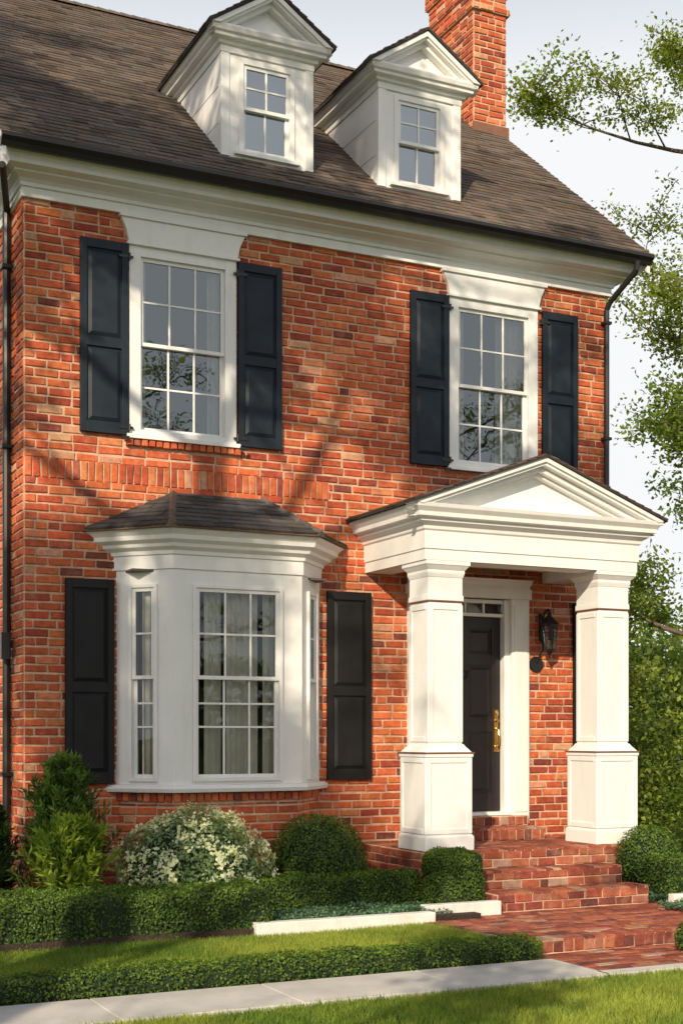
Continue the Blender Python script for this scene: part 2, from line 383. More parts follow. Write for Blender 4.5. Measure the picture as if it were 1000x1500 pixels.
def stack(x0,x1,y0,y1,z0,z1):
    MO.box(x0,x1,y0,y1,z0,z1)
    for P,Q in(((x0,y1),(x0,y0)),((x0,y0),(x1,y0)),((x1,y0),(x1,y1)),((x1,y1),(x0,y1))):
        bricks(BR,faceM(P,Q,z0),math.hypot(Q[0]-P[0],Q[1]-P[1]),z1-z0,rh=.081,bl=.22)
stack(cx0,cx1,cy0,cy1,0,11.0)
stack(cx0-.04,cx1+.04,cy0-.04,cy1+.04,11.0,11.08);stack(cx0+.0,cx1,cy0,cy1,11.08,11.24)
stack(cx0-.03,cx1+.03,cy0-.03,cy1+.03,11.24,11.48);stack(cx0-.07,cx1+.07,cy0-.07,cy1+.07,11.48,11.72)
MO.box(cx0-.03,cx1+.03,cy0-.03,cy1+.03,11.72,11.8)
FL=MB();FL.box(cx0-.03,cx1+.03,cy0-.035,cy0-.022,roofz(cy0)-.05,roofz(cy0)+.10);FL.obj('chimney_flashing',M_bronze,H)
# ---------------------------------------------------------------- bay window
A_,B_,C_,E_=(3.72,0),(4.15,-.45),(5.46,-.45),(5.86,0)
def bayface(P,Q,a,b,cols):
    M=faceM(P,Q);L=math.hypot(Q[0]-P[0],Q[1]-P[1]);z0,z1=1.12,3.3
    W.M=M
    for bx in((0,a,0,.07,z0,z1),(b,L,0,.07,z0,z1),(a,b,0,.07,3.0,z1),(a,b,0,.07,z0,1.15)): W.box(*bx)
    W.M=None
    window(M@Matrix.Translation((a,-.012,1.15)),b-a,1.85,.032,cols,2,2,.47,cz=.03,bot=.03,proud=.02,extra=(.735,),G=GB)
bayface(A_,B_,.16,.46,1)
bayface(B_,C_,.185,1.095,3)
bayface(C_,E_,.15,.45,1)
def back(P,Q,d):
    dx=P[0]-Q[0];dy=P[1]-Q[1];l=math.hypot(dx,dy);return (P[0]+dx/l*d,P[1]+dy/l*d)
ep=[back(A_,B_,.35),B_,C_,back(E_,C_,.35)]
BW=MB()
sweep(BW,ep,[(-.02,3.0+.14),(.018,3.14),(.018,3.27),(.035,3.275),(.04,3.31),(.09,3.34),(.10,3.37),(.15,3.40),(.16,3.44),(.20,3.48),(.20,3.51),(-.02,3.51)])
sweep(BW,ep,[(-.02,1.05),(.065,1.05),(.075,1.085),(.05,1.115),(.0,1.12),(-.02,1.12)])
BW.obj('bay_cornice',M_white,H,.002)
for P,Q in((A_,B_),(B_,C_),(C_,E_)):
    M=faceM(P,Q)@Matrix.Translation((0,.03,0));L=math.hypot(Q[0]-P[0],Q[1]-P[1])
    wallholes(MO,M,L,1.05,[]);bricks(BR,M,L,.95)
    BR.M=M;x=0
    while x<L-.03: onebrick(BR,x,min(x+.075,L),.955,1.048,.016,.03);x+=.075
    BR.M=None
def offp(o):
    nr=[];pts=[A_,B_,C_,E_]
    for i in range(3):
        dx=pts[i+1][0]-pts[i][0];dy=pts[i+1][1]-pts[i][1];l=math.hypot(dx,dy);nr.append((dy/l,-dx/l))
    def mt(a,b):
        q=1+a[0]*b[0]+a[1]*b[1];return ((a[0]+b[0])/q,(a[1]+b[1])/q)
    m1=mt(nr[0],nr[1]);m2=mt(nr[1],nr[2])
    return [(A_[0]+o/nr[0][0],.0),(B_[0]+m1[0]*o,B_[1]+m1[1]*o),(C_[0]+m2[0]*o,C_[1]+m2[1]*o),(E_[0]+o/nr[2][0],.0)]
op=offp(.235);ze=3.515;T1=(4.30,0,3.93);T2=(5.22,0,3.93)
e3=[(p[0],p[1],ze) for p in op]
dk=(.080,.074,.072)
shingles(SH,e3[0],e3[1],T1,T1,.10,.17,dk);shingles(SH,e3[1],e3[2],T2,T1,.10,.17,dk);shingles(SH,e3[2],e3[3],T2,T2,.10,.17,dk)
SH.add([e3[0],e3[1],e3[2],e3[3],(e3[0][0],e3[0][1],ze-.022),(e3[1][0],e3[1][1],ze-.022),(e3[2][0],e3[2][1],ze-.022),(e3[3][0],e3[3][1],ze-.022)],[(0,1,5,4),(1,2,6,5),(2,3,7,6),(4,5,6,7)],(.16,.09,.06))
up=lambda p:(p[0],p[1],p[2]+.012)
ridgecap(SH,up(e3[1]),up(T1),.06,(.16,.11,.08));ridgecap(SH,up(e3[2]),up(T2),.06,(.11,.09,.08))
def curtain(x0,x1,y,z0,z1,mat,amp=.022,per=.07,name='curtain'):
    n=int((x1-x0)/.008);V=[];F=[];ph=R.random()*6
    for i in range(n+1):
        x=x0+(x1-x0)*i/n; yy=y+amp*math.sin(x*2*math.pi/per+ph+.8*math.sin(x*17))
        V+=[(x,yy,z0),(x+R.uniform(-.002,.002),yy*1.0,z1)]
        if i<n:F.append((2*i,2*i+2,2*i+3,2*i+1))
    m=MB();m.v=V;m.f=F;return m.obj(name,mat,H,smooth=True,recalc=False)
for a,b in((4.22,4.44),(4.50,4.68),(4.72,5.06),(5.10,5.38)): curtain(a,b,-.30,1.12,3.1,M_curt,.018,.062)
curtain(3.93,4.16,-.18,1.12,3.1,M_curt,.015);curtain(5.44,5.66,-.14,1.12,3.1,M_curt,.015)
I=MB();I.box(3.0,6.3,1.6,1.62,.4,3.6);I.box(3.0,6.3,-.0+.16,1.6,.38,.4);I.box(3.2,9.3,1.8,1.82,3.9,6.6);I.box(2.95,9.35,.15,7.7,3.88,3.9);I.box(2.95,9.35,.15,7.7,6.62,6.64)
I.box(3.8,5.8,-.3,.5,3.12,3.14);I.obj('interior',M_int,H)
curtain(8.02,8.38,.13,4.5,6.2,M_curt);curtain(7.46,7.62,.13,4.5,6.2,M_curt);curtain(3.93,4.06,.13,4.5,6.2,M_curt);curtain(4.70,4.86,.13,4.5,6.2,M_curt)
for a,b in((3.235,3.70),(5.925,6.42),(8.95,9.33)):
    S=MB();shutter(S,a,b,1.13,3.05,.47);S.obj('lower_shutter',M_black,H,.003)
# ---------------------------------------------------------------- porch
PF=-1.26;pl,pr=6.38,8.85;zb=3.255;zf=.48
W.box(pl,pr,PF,PF+.30,zb,3.62);W.box(pl,pl+.30,PF+.30,-.015,zb,3.62);W.box(pr-.30,pr,PF+.30,-.015,zb,3.62)
W.box(pl+.3,pr-.3,PF+.3,-.015,zb+.12,zb+.15)
PC=MB();sweep(PC,[(pl,.0),(pl,PF),(pr,PF),(pr,.0)],[(-.02,3.255),(.012,3.255),(.012,3.36),(.024,3.362),(.024,3.40),(.024,3.53),(.04,3.545),(.045,3.575),(.10,3.61),(.105,3.635),(.15,3.65),(.155,3.69),(.19,3.73),(.20,3.765),(-.02,3.765)])
PC.obj('porch_entablature',M_white,H,.002)
e=.215;za=3.77;xc=(pl+pr)/2;hw=(pr-pl)/2;rise=.53;sl=rise/(hw+e)
W.ext([(pl,PF+.02,za-.01),(pr,PF+.02,za-.01),(xc,PF+.02,za+hw*sl)],(0,.05,0))
for s_ in(-1,1):
    ex=xc+s_*(hw+e)
    for dd,t0,t1 in((-.205,0.0,.045),(-.18,.04,.075),(-.11,.07,.13),(-.05,.125,.165)):
        k=t1*1.6
        W.ext([(ex,PF+dd,za-t0),(xc,PF+dd,za+rise-t0),(xc,PF+dd,za+rise-t1),(ex-s_*k,PF+dd,za-t1+k*sl)],(0,-dd+.0215,0))
    y0,y1=PF-.225,-.01
    ez=za+.0
    SH.ext([(ex+s_*.02,y0,ez-.008),(xc,y0,za+rise+.002),(xc,y0,za+rise+.02),(ex+s_*.02,y0,ez+.012)],(0,y1-y0,0),(.05,.04,.035))
    if s_<0: shingles(SH,(ex-.02,y1,ez+.014),(ex-.02,y0,ez+.014),(xc,y0,za+rise+.022),(xc,y1,za+rise+.022),.11,.18)
    else: shingles(SH,(ex+.02,y0,ez+.014),(ex+.02,y1,ez+.014),(xc,y1,za+rise+.022),(xc,y0,za+rise+.022),.11,.18)
def column(x0,x1):
    y1=PF+.05+(x1-x0);y0=PF+.05
    Cc=MB()
    def sq(o,za,zb_): Cc.box(x0-o,x1+o,y0-o,y1+o,za,zb_)
    def fr(o0,o1,za,zb_):
        Cc.add([(x0-o0,y0-o0,za),(x1+o0,y0-o0,za),(x1+o0,y1+o0,za),(x0-o0,y1+o0,za),(x0-o1,y0-o1,zb_),(x1+o1,y0-o1,zb_),(x1+o1,y1+o1,zb_),(x0-o1,y1+o1,zb_)],[(0,3,2,1),(4,5,6,7),(0,1,5,4),(1,2,6,5),(2,3,7,6),(3,0,4,7)])
    sq(.085,zf,zf+.13);fr(.085,.07,zf+.13,zf+.15);sq(.065,zf+.15,1.40)
    sq(.08,1.375,1.408)
    fr(.07,.03,1.422,1.47);fr(.03,.01,1.47,1.50);sq(.0,1.50,2.866)
    sq(.012,2.879,2.93);sq(.004,2.93,3.10);fr(.006,.02,3.10,3.14);sq(.02,3.14,3.17);fr(.02,.055,3.17,3.215);sq(.06,3.215,3.2545)
    s=.05
    def panel(za_,zb_,o,t):
        X0,X1,Y0,Y1=x0-o,x1+o,y0-o,y1+o
        for a,b,c,d in((X0,X0+s,za_,zb_),(X1-s,X1,za_,zb_),(X0+s,X1-s,za_,za_+s),(X0+s,X1-s,zb_-s,zb_)):
            Cc.box(a-(0.004 if a==X0 else 0),b+(.004 if b==X1 else 0),Y0-t,Y0+.01,c,d)
        for a,b,c,d in((Y0,Y0+s,za_,zb_),(Y1-s,Y1,za_,zb_),(Y0+s,Y1-s,za_,za_+s),(Y0+s,Y1-s,zb_-s,zb_)):
            Cc.box(X0-t,X0+.01,a+.001,b-.001,c,d)
            Cc.box(X1-.01,X1+t,a+.001,b-.001,c,d)
    panel(1.52,2.84,0,.010);panel(zf+.16,1.37,.065,.010)
    Cc.obj('porch_column',M_white,H,.004)
    Z=MB();Z.box(x0-.090,x1+.090,y0-.090,y1+.090,1.409,1.421);Z.box(x0-.017,x1+.017,y0-.017,y1+.017,2.867,2.878);Z.obj('column_flashing',M_bronze,H,.002)
column(6.44,6.81);column(8.42,8.79)
D=MB()
dx0,dx1,dz0,dz1=7.15,8.07,.76,2.86;yd=.10
D.box(dx0,dx1,yd,yd+.04,dz0,dz1)
st=.11;xm=(dx0+dx1)/2
for a,b in((dx0,dx0+st),(xm-.05,xm+.05),(dx1-st,dx1)): D.box(a,b,yd-.016,yd+.005,dz0,dz1)
zs=[(dz0,dz0+.2),(dz0+.86,dz0+1.0),(dz0+1.58,dz0+1.69),(dz1-.12,dz1)]
for c,d in zs:
    for a,b in((dx0+st,xm-.05),(xm+.05,dx1-st)): D.box(a,b,yd-.015,yd+.005,c,d)
for i in range(3):
    c=zs[i][1]+.02;d=zs[i+1][0]-.02
    for a,b in((dx0+st+.02,xm-.07),(xm+.07,dx1-st-.02)):
        q=.03;D.add([(a,yd,c),(b,yd,c),(b,yd,d),(a,yd,d),(a+q,yd-.013,c+q),(b-q,yd-.013,c+q),(b-q,yd-.013,d-q),(a+q,yd-.013,d-q)],[(4,5,6,7),(0,1,5,4),(1,2,6,5),(2,3,7,6),(3,0,4,7)])
D.obj('front_door',M_door,H,.002)
W.box(7.09,7.15,.0,.14,.74,3.05);W.box(8.07,8.13,.0,.14,.74,3.05);W.box(7.15,8.07,.03,.14,2.865,2.90);W.box(7.15,8.07,.03,.14,3.01,3.05)
for i in range(1,4): W.box(7.15+.23*i-.01,7.15+.23*i+.01,.05,.09,2.90,3.01)
GB.add([(7.15,.07,2.9),(8.07,.07,2.9),(8.07,.07,3.01),(7.15,.07,3.01)],[(0,1,2,3)])
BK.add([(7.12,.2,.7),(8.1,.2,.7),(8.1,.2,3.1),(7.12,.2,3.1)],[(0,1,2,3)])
for a,b in((6.86,7.09),(8.13,8.355)):
    W.box(a,b,-.055,.02,.62,3.06);W.box(a+.03,b-.03,-.066,-.05,.75,3.0)
W.box(6.84,8.375,-.075,.02,3.06,3.17)
sweep(W,[(6.86,0),(8.355,0)],[(.0,3.17),(.07,3.17),(.08,3.20),(.11,3.22),(.12,3.245),(.15,3.26),(0,3.26)])
W.box(7.09,8.13,-.06,.14,.72,.755)
HB=MB()
HB.box(7.985,8.03,.066,.085,1.42,1.86);HB.tube((8.007,.05,1.80),(8.007,.05,1.84),.016,.016,10);HB.tube((8.007,.08,1.74),(8.007,.03,1.74),.02,.02,12)
pts=[(8.007,.07,1.66),(8.007,.02,1.64),(8.007,.005,1.58),(8.007,.01,1.52),(8.007,.03,1.47),(8.007,.07,1.46)]
for p,q in zip(pts,pts[1:]): HB.tube(p,q,.010,.010,8)
HB.box(7.975,8.04,.06,.084,1.40,1.43);HB.obj('door_handle',M_brass,H,.002)
KN=MB();KN.tube((7.61,.085,2.30),(7.61,.05,2.30),.03,.025,12)
for i in range(12):
    a=math.pi*2*i/12;b=math.pi*2*(i+1)/12;KN.tube((7.61+.045*math.sin(a),.06,2.245+.055*math.cos(a)),(7.61+.045*math.sin(b),.06,2.245+.055*math.cos(b)),.008,.008,6)
KN.obj('door_knocker',M_metal,H)
DS=MB()
pp=[(9.52,-.44,6.82),(9.52,-.42,6.72),(9.40,-.10,6.44),(9.385,-.06,6.36),(9.385,-.06,.1)]
for p,q in zip(pp,pp[1:]): DS.tube(p,q,.032,.032,10)
for z in(6.2,4.9,3.4,1.8): DS.box(9.34,9.43,-.10,-.01,z,z+.03)
DS.tube((2.80,.45,6.55),(2.80,.45,.1),.04,.04,10);DS.tube((2.80,.45,6.55),(2.62,-.2,6.72),.035,.035,10)
for z in(6.0,4.3,2.45,1.2): DS.box(2.745,2.855,.39,.51,z,z+.035)
DS.box(2.72,2.80,.30,.36,2.3,2.55);DS.obj('downspout',M_metal,H,smooth=False)
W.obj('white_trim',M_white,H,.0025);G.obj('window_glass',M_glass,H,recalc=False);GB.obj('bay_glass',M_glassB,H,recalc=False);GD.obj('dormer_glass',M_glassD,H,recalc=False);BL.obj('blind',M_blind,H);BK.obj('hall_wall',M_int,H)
MO.obj('mortar_wall',M_mortar,H,recalc=False);BR.obj('brick_facing',M_brick,H,recalc=False);SH.obj('small_roof_shingles',M_roof,H,recalc=False)
LN=empty('wall_lantern');L=MB();lx,ly=8.54,-.17
L.tube((lx-.07,-.012,2.36),(lx-.07,-.03,2.36),.09,.085,16)
L.box(lx-.03,lx+.03,-.035,-.012,2.62,2.92)
ar=[(lx,-.03,2.84),(lx,-.08,2.93),(lx,-.14,2.96),(lx,ly,2.93)]
for p,q in zip(ar,ar[1:]): L.tube(p,q,.010,.010,8)
ar=[(lx-.07,-.03,2.38),(lx-.05,-.06,2.46),(lx,-.05,2.52),(lx,-.03,2.64)]
for p,q in zip(ar,ar[1:]): L.tube(p,q,.010,.010,8)
L.tube((lx,ly,2.88),(lx,ly,2.95),.03,.008,6);L.tube((lx,ly,2.80),(lx,ly,2.88),.115,.03,6);L.tube((lx,ly,2.785),(lx,ly,2.80),.12,.115,6)
L.tube((lx,ly,2.505),(lx,ly,2.525),.06,.066,6);L.tube((lx,ly,2.45),(lx,ly,2.505),.012,.05,6);L.tube((lx,ly,2.42),(lx,ly,2.45),.016,.012,6)
for i in range(6):
    t=math.pi*2*i/6; L.tube((lx+.062*math.cos(t),ly+.062*math.sin(t),2.52),(lx+.10*math.cos(t),ly+.10*math.sin(t),2.79),.007,.007,5)
    t2=math.pi*2*(i+1)/6;z=2.70;r=.087
    L.tube((lx+r*math.cos(t),ly+r*math.sin(t),z),(lx+r*math.cos(t2),ly+r*math.sin(t2),z),.004,.004,4)
L.obj('lantern_frame',M_metal,LN)
Lg=MB();Lg.tube((lx,ly,2.525),(lx,ly,2.785),.055,.092,6,cap=False);Lg.obj('lantern_glass',M_glassB,LN)
Lc=MB();Lc.tube((lx,ly,2.525),(lx,ly,2.62),.015,.015,8);Lc.obj('candle',M_white,LN)
# ---------------------------------------------------------------- steps & paths
ST=empty('brick_steps');MS=MB();BS=MB()
def block(x0,x1,y0,y1,z0,z1,rowlock=True,sides=True):
    MS.box(x0,x1,y0,y1,z0,z1)
    h=z1-z0
    fm=faceM((x0,y0),(x1,y0),z0)
    k=max(1,round(h/.085))
    bricks(BS,fm,x1-x0,h-.004,rh=h/k,bl=.2 if k>1 else .1,proud=.010,gap=.012)
    if sides:
        bricks(BS,faceM((x0,y1),(x0,y0),z0),y1-y0,h-.004,rh=h/k,bl=.2,proud=.010,gap=.012)
        bricks(BS,faceM((x1,y0),(x1,y1),z0),y1-y0,h-.004,rh=h/k,bl=.2,proud=.010,gap=.012)
def tread(x0,x1,y0,y1,z,rl=.21):
    bricks(BS,topM(x0,y0-.012,z),x1-x0,rl,rh=rl,bl=.098,proud=.010,gap=.012,hdr=0,stag=False)
    if y1-y0>rl+.03: bricks(BS,topM(x0,y0-.012+rl,z),x1-x0,y1-y0-rl,rh=.1,bl=.2,proud=.008,gap=.012,hdr=0)
PAL=[((.32,.085,.045),5),((.37,.115,.06),4),((.26,.065,.040),4),((.20,.055,.04),2.5),((.38,.165,.10),2.0),((.15,.05,.04),1),((.40,.25,.18),1.0)]
block(6.36,8.87,-1.38,0,-.1,.47);tread(6.36,8.87,-1.38,0,.47)
block(6.66,8.32,-1.72,-1.385,-.1,.305);tread(6.66,8.32,-1.72,-1.39,.305)
block(6.66,8.36,-2.08,-1.725,-.1,.14);tread(6.66,8.36,-2.08,-1.73,.14)
block(6.95,8.30,-.42,-.005,.48,.60);tread(6.95,8.30,-.42,-.01,.60)
block(6.95,8.30,-.11,-.005,.61,.715)
MS.obj('step_core',M_mortar,ST);BS.obj('step_bricks',M_brick,ST,recalc=False)
PT=empty('brick_path');MS=MB();BS=MB()
MS.ext([(5.72,-2.35,-.2),(6.02,-3.62,-.2),(11,-3.62,-.2),(11,-2.085,-.2),(5.9,-2.085,-.2)],(0,0,.17))
bricks(BS,topM(5.7,-3.63,-.03),5.3,.21,rh=.21,bl=.098,proud=.010,gap=.010,hdr=0,stag=False,mask=lambda v:(.32,5.3))
bricks(BS,topM(5.7,-3.42,-.03),5.3,1.33,rh=.1,bl=.2,proud=.008,gap=.010,hdr=0,mask=lambda v:(max(0,.30-.24*v),5.3))
bricks(BS,faceM((6.02,-3.62),(11,-3.62),-.13),4.98,.098,rh=.098,bl=.098,proud=.010,gap=.010,hdr=0)
MS.box(5.98,11,-4.46,-3.60,-.24,-.135)
bricks(BS,topM(5.98,-4.46,-.135),5.0,.83,rh=.1,bl=.2,proud=.008,gap=.010,hdr=0)
MS.obj('path_bed',M_mortar,PT);BS.obj('path_bricks',M_brick,PT,recalc=False)
S=MB();x=-12.0
while x<6: 
    S.box(x,min(x+1.2,5.965)-.008,-4.62,-3.885,-.22,-.118);x+=1.2
x=5.97
while x<16:
    S.box(x,x+1.192,-4.62,-4.475,-.22,-.118);x+=1.2
S.obj('sidewalk',M_conc,None,.006)
g=MB();g.add([(-300,-300,-.15),(300,-300,-.15),(300,300,-.15),(-300,300,-.15)],[(0,1,2,3)]);g.obj('ground',M_ground)
g=MB();g.box(-12,5.9,-3.75,-2.32,-.16,-.05);g.obj('raised_lawn',M_ground)
g=MB();g.box(-12,6.35,-2.30,-.0,-.16,.02);g.box(8.42,14,-3.0,.0,-.16,.0);g.obj('garden_bed',M_mulch)
g=MB();g.box(4.2,5.86,-2.36,-2.25,-.16,.065);g.box(5.86,6.64,-2.36+.18,-2.08,-.16,.10);g.box(8.40,14,-2.42,-2.32,-.16,.09);g.obj('garden_curb',M_curb,None,.008)
# ---------------------------------------------------------------- planting
def lump(P,f,amp,seed=0):
    s=np.zeros(len(P))
    for i,(a,b,c) in enumerate(((1,.3,.7),(-.6,1,.4),(.5,-.8,1),(1.9,1.3,-.7),(-1.5,2.1,.9))):
        s+=np.sin(f*(a*P[:,0]+b*P[:,1]+c*P[:,2])+seed+i*1.7)/(1+.4*i)
    return s*amp/2.2
def hedge(name,x0,x1,y0,y1,z0,z1,dens,size,ca,cb,r=.07,lmp=.02,seed=0):
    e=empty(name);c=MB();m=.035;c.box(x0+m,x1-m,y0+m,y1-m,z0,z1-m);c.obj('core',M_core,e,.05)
    w,d,h=x1-x0,y1-y0,z1-z0
    ar=np.array([w*d,w*h,w*h,d*h,d*h]);n=int(ar.sum()*dens);k=NR.choice(5,n,p=ar/ar.sum())
    P=NR.random((n,3))*np.array([w,d,h])+np.array([x0,y0,z0])
    P[k==0,2]=z1;P[k==1,1]=y0;P[k==2,1]=y1;P[k==3,0]=x0;P[k==4,0]=x1
    lo=np.array([x0+r,y0+r,z0-1]);hi=np.array([x1-r,y1-r,z1-r]);q=np.clip(P,lo,hi);Nn=unit(P-q);
    P=q+Nn*r; P=P+Nn*(lump(P,9,lmp,seed)[:,None]+lump(P,31,lmp*.5,seed)[:,None]-NR.random((n,1))**2*.05)
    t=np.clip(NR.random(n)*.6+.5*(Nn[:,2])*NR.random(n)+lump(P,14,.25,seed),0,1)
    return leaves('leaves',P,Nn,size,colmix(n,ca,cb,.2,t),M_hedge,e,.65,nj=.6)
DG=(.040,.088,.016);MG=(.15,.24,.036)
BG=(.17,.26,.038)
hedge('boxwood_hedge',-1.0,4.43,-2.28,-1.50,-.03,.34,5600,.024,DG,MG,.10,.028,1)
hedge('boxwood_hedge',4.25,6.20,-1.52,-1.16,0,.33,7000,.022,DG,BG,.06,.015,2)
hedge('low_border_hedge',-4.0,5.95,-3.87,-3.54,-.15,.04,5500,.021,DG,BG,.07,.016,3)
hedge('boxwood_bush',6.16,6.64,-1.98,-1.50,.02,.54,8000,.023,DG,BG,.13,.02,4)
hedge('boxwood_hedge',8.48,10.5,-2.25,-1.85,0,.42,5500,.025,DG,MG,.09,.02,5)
def ball(name,c,rx,rz,n,size,ca,cb,lmp=.04,seed=0,ratio=.6,mat=M_hedge,depth=.08,flowers=0):
    e=empty(name);D_=unit(NR.normal(0,1,(n,3)));D_=D_[D_[:,2]>-.55];n=len(D_)
    def surf(D_,dp): return D_*np.array([rx,rx,rz])*(1+lump(D_*1.0,5,lmp*2.2,seed)+lump(D_,13,lmp,seed)-dp)[:,None]
    P=surf(D_,NR.random(n)**2*depth/rx)
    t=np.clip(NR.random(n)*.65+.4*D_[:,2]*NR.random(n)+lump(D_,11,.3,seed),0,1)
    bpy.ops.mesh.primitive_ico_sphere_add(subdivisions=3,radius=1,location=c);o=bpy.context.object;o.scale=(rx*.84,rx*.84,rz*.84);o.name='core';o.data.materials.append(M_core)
    o.parent=e
    leaves('leaves',P+np.array(c),D_,size,colmix(n,ca,cb,.25,t),mat,e,ratio)
    if flowers:
        F=unit(NR.normal(0,1,(flowers,3)));F=F[F[:,2]>-.3];F=F[lump(F,7,1,seed+3)+NR.normal(0,.3,len(F))>.0];Q=surf(F,-.03)+np.array(c)
        Q=np.repeat(Q,6,0)+NR.normal(0,.014,(len(Q)*6,3));FN=np.repeat(F,6,0)
        leaves('flowers',Q,FN,.032,colmix(len(Q),(.66,.70,.50),(.82,.84,.72),.1),M_leaf,e,.8)
ball('boxwood_bush',(5.43,-.88,.36),.47,.49,12000,.026,DG,MG,.02,1)
ball('boxwood_bush',(8.75,-1.60,.33),.33,.36,8000,.026,DG,MG,.025,2)
ball('boxwood_bush',(7.24,-4.05,-.02),.15,.16,2500,.022,DG,BG,.03,3)
ball('variegated_shrub',(4.12,-1.02,.30),.66,.60,14000,.042,(.09,.17,.06),(.36,.46,.26),.06,4,.5,M_leaf,depth=.2,flowers=2200)
def strip(name,x0,x1,y0,y1,z,n,size,ca,cb):
    P=NR.random((n,3))*np.array([x1-x0,y1-y0,.05])+np.array([x0,y0,z]);P[:,2]+=lump(P,9,.02)
    leaves(name,P,np.tile([0,0,1.],(n,1)),size,colmix(n,ca,cb,.25),M_hedge)
strip('ground_cover',4.45,6.1,-2.22,-1.6,.02,9000,.032,(.06,.13,.065),(.18,.30,.18))
strip('ground_cover',8.42,10,-2.30,-1.95,.0,4000,.032,(.06,.13,.065),(.18,.30,.18))
strip('ground_cover',8.15,8.6,-3.0,-2.45,.0,1800,.032,(.06,.13,.065),(.18,.30,.18))
strip('ground_ivy',2.0,6.3,-1.3,-.05,.02,9000,.05,(.02,.05,.015),(.08,.13,.04))
def conifer(name,c,rad,h,nb,ca,cb,seed):
    e=empty(name);B=MB();B.tube(c,(c[0],c[1],c[2]+h*.85),.03,.008,7)
    Ps=[];Ts=[];Cs=[]
    for i in range(nb):
        k=R.random()**.85; z=h*(.02+.70*k); prof=(1-k**1.3)*.85+.22
        a=R.uniform(0,6.283);L=rad*prof*R.uniform(.6,1.45)
        d=Vector((math.cos(a),math.sin(a),R.uniform(.7,1.6)+k*1.2));d.normalize();L*=1+.5*d.z*k
        p0=Vector((c[0],c[1],c[2]+z)); 
        B.tube(p0,p0+d*L*.9,.006,.002,4,False)
        br=R.random();m=20
        for j in range(m):
            s=(.25+.78*j/m)*L;p=p0+d*s
            for q in range(3):
                t=Vector((R.gauss(0,1),R.gauss(0,1),R.gauss(0,1))).normalized()*.75+d*1.0+Vector((0,0,.25))
                sp=.010+.03*(1-j/m)
                Ps.append(tuple(p+Vector((R.gauss(0,sp),R.gauss(0,sp),R.gauss(0,sp)))));Ts.append(tuple(t))
                w=min(1,max(0,(s/L)**2*.9*br+R.uniform(-.1,.3)));Cs.append([ca[x]*(1-w)+cb[x]*w for x in range(3)])
    P=np.array(Ps);T=np.array(Ts);Cc=np.array(Cs)*NR.uniform(.75,1.25,(len(Ps),1));n=len(P)
    leaves('needles',P,NR.normal(0,1,(n,3)),.078,Cc,M_leaf,e,.26,T)
    B.obj('stems',M_bark,e)
conifer('conifer_shrub',(3.06,-.62,0),.48,1.66,200,(.04,.09,.02),(.20,.33,.055),1)
conifer('conifer_shrub',(2.98,-1.15,0),.42,.95,150,(.11,.19,.02),(.40,.50,.07),2)
conifer('conifer_shrub',(2.45,-.35,0),.36,1.2,120,(.02,.05,.014),(.08,.15,.03),3)
def grass(name,x0,x1,y0,y1,z,n,hh=.05):
    P=NR.random((n,3))*np.array([x1-x0,y1-y0,0])+np.array([x0,y0,z])
    a=NR.uniform(0,2*np.pi,n);hg=hh*NR.uniform(.5,1.2,n)*(1+lump(P,3.1,.2));ln=NR.normal(0,.4,(n,2))*hg[:,None];w=.0035
    s=np.stack([np.cos(a)*w,np.sin(a)*w,np.zeros(n)],1)
    V=np.stack([P-s,P+s,P+np.concatenate([ln,hg[:,None]],1)],1).reshape(-1,3)
    t=np.clip(.5+lump(P,2.2,.45)+lump(P,7,.3)+NR.normal(0,.15,n),0,1)
    fast(name,V,np.arange(3*n).reshape(n,3),np.repeat(colmix(n,(.12,.20,.028),(.32,.37,.065),.3,t),3,0),M_grass)
grass('lawn_grass',-.5,10.5,-6.9,-4.63,-.15,170000,.05)
grass('raised_lawn_grass',-.5,5.85,-3.62,-2.33,-.05,80000,.045)
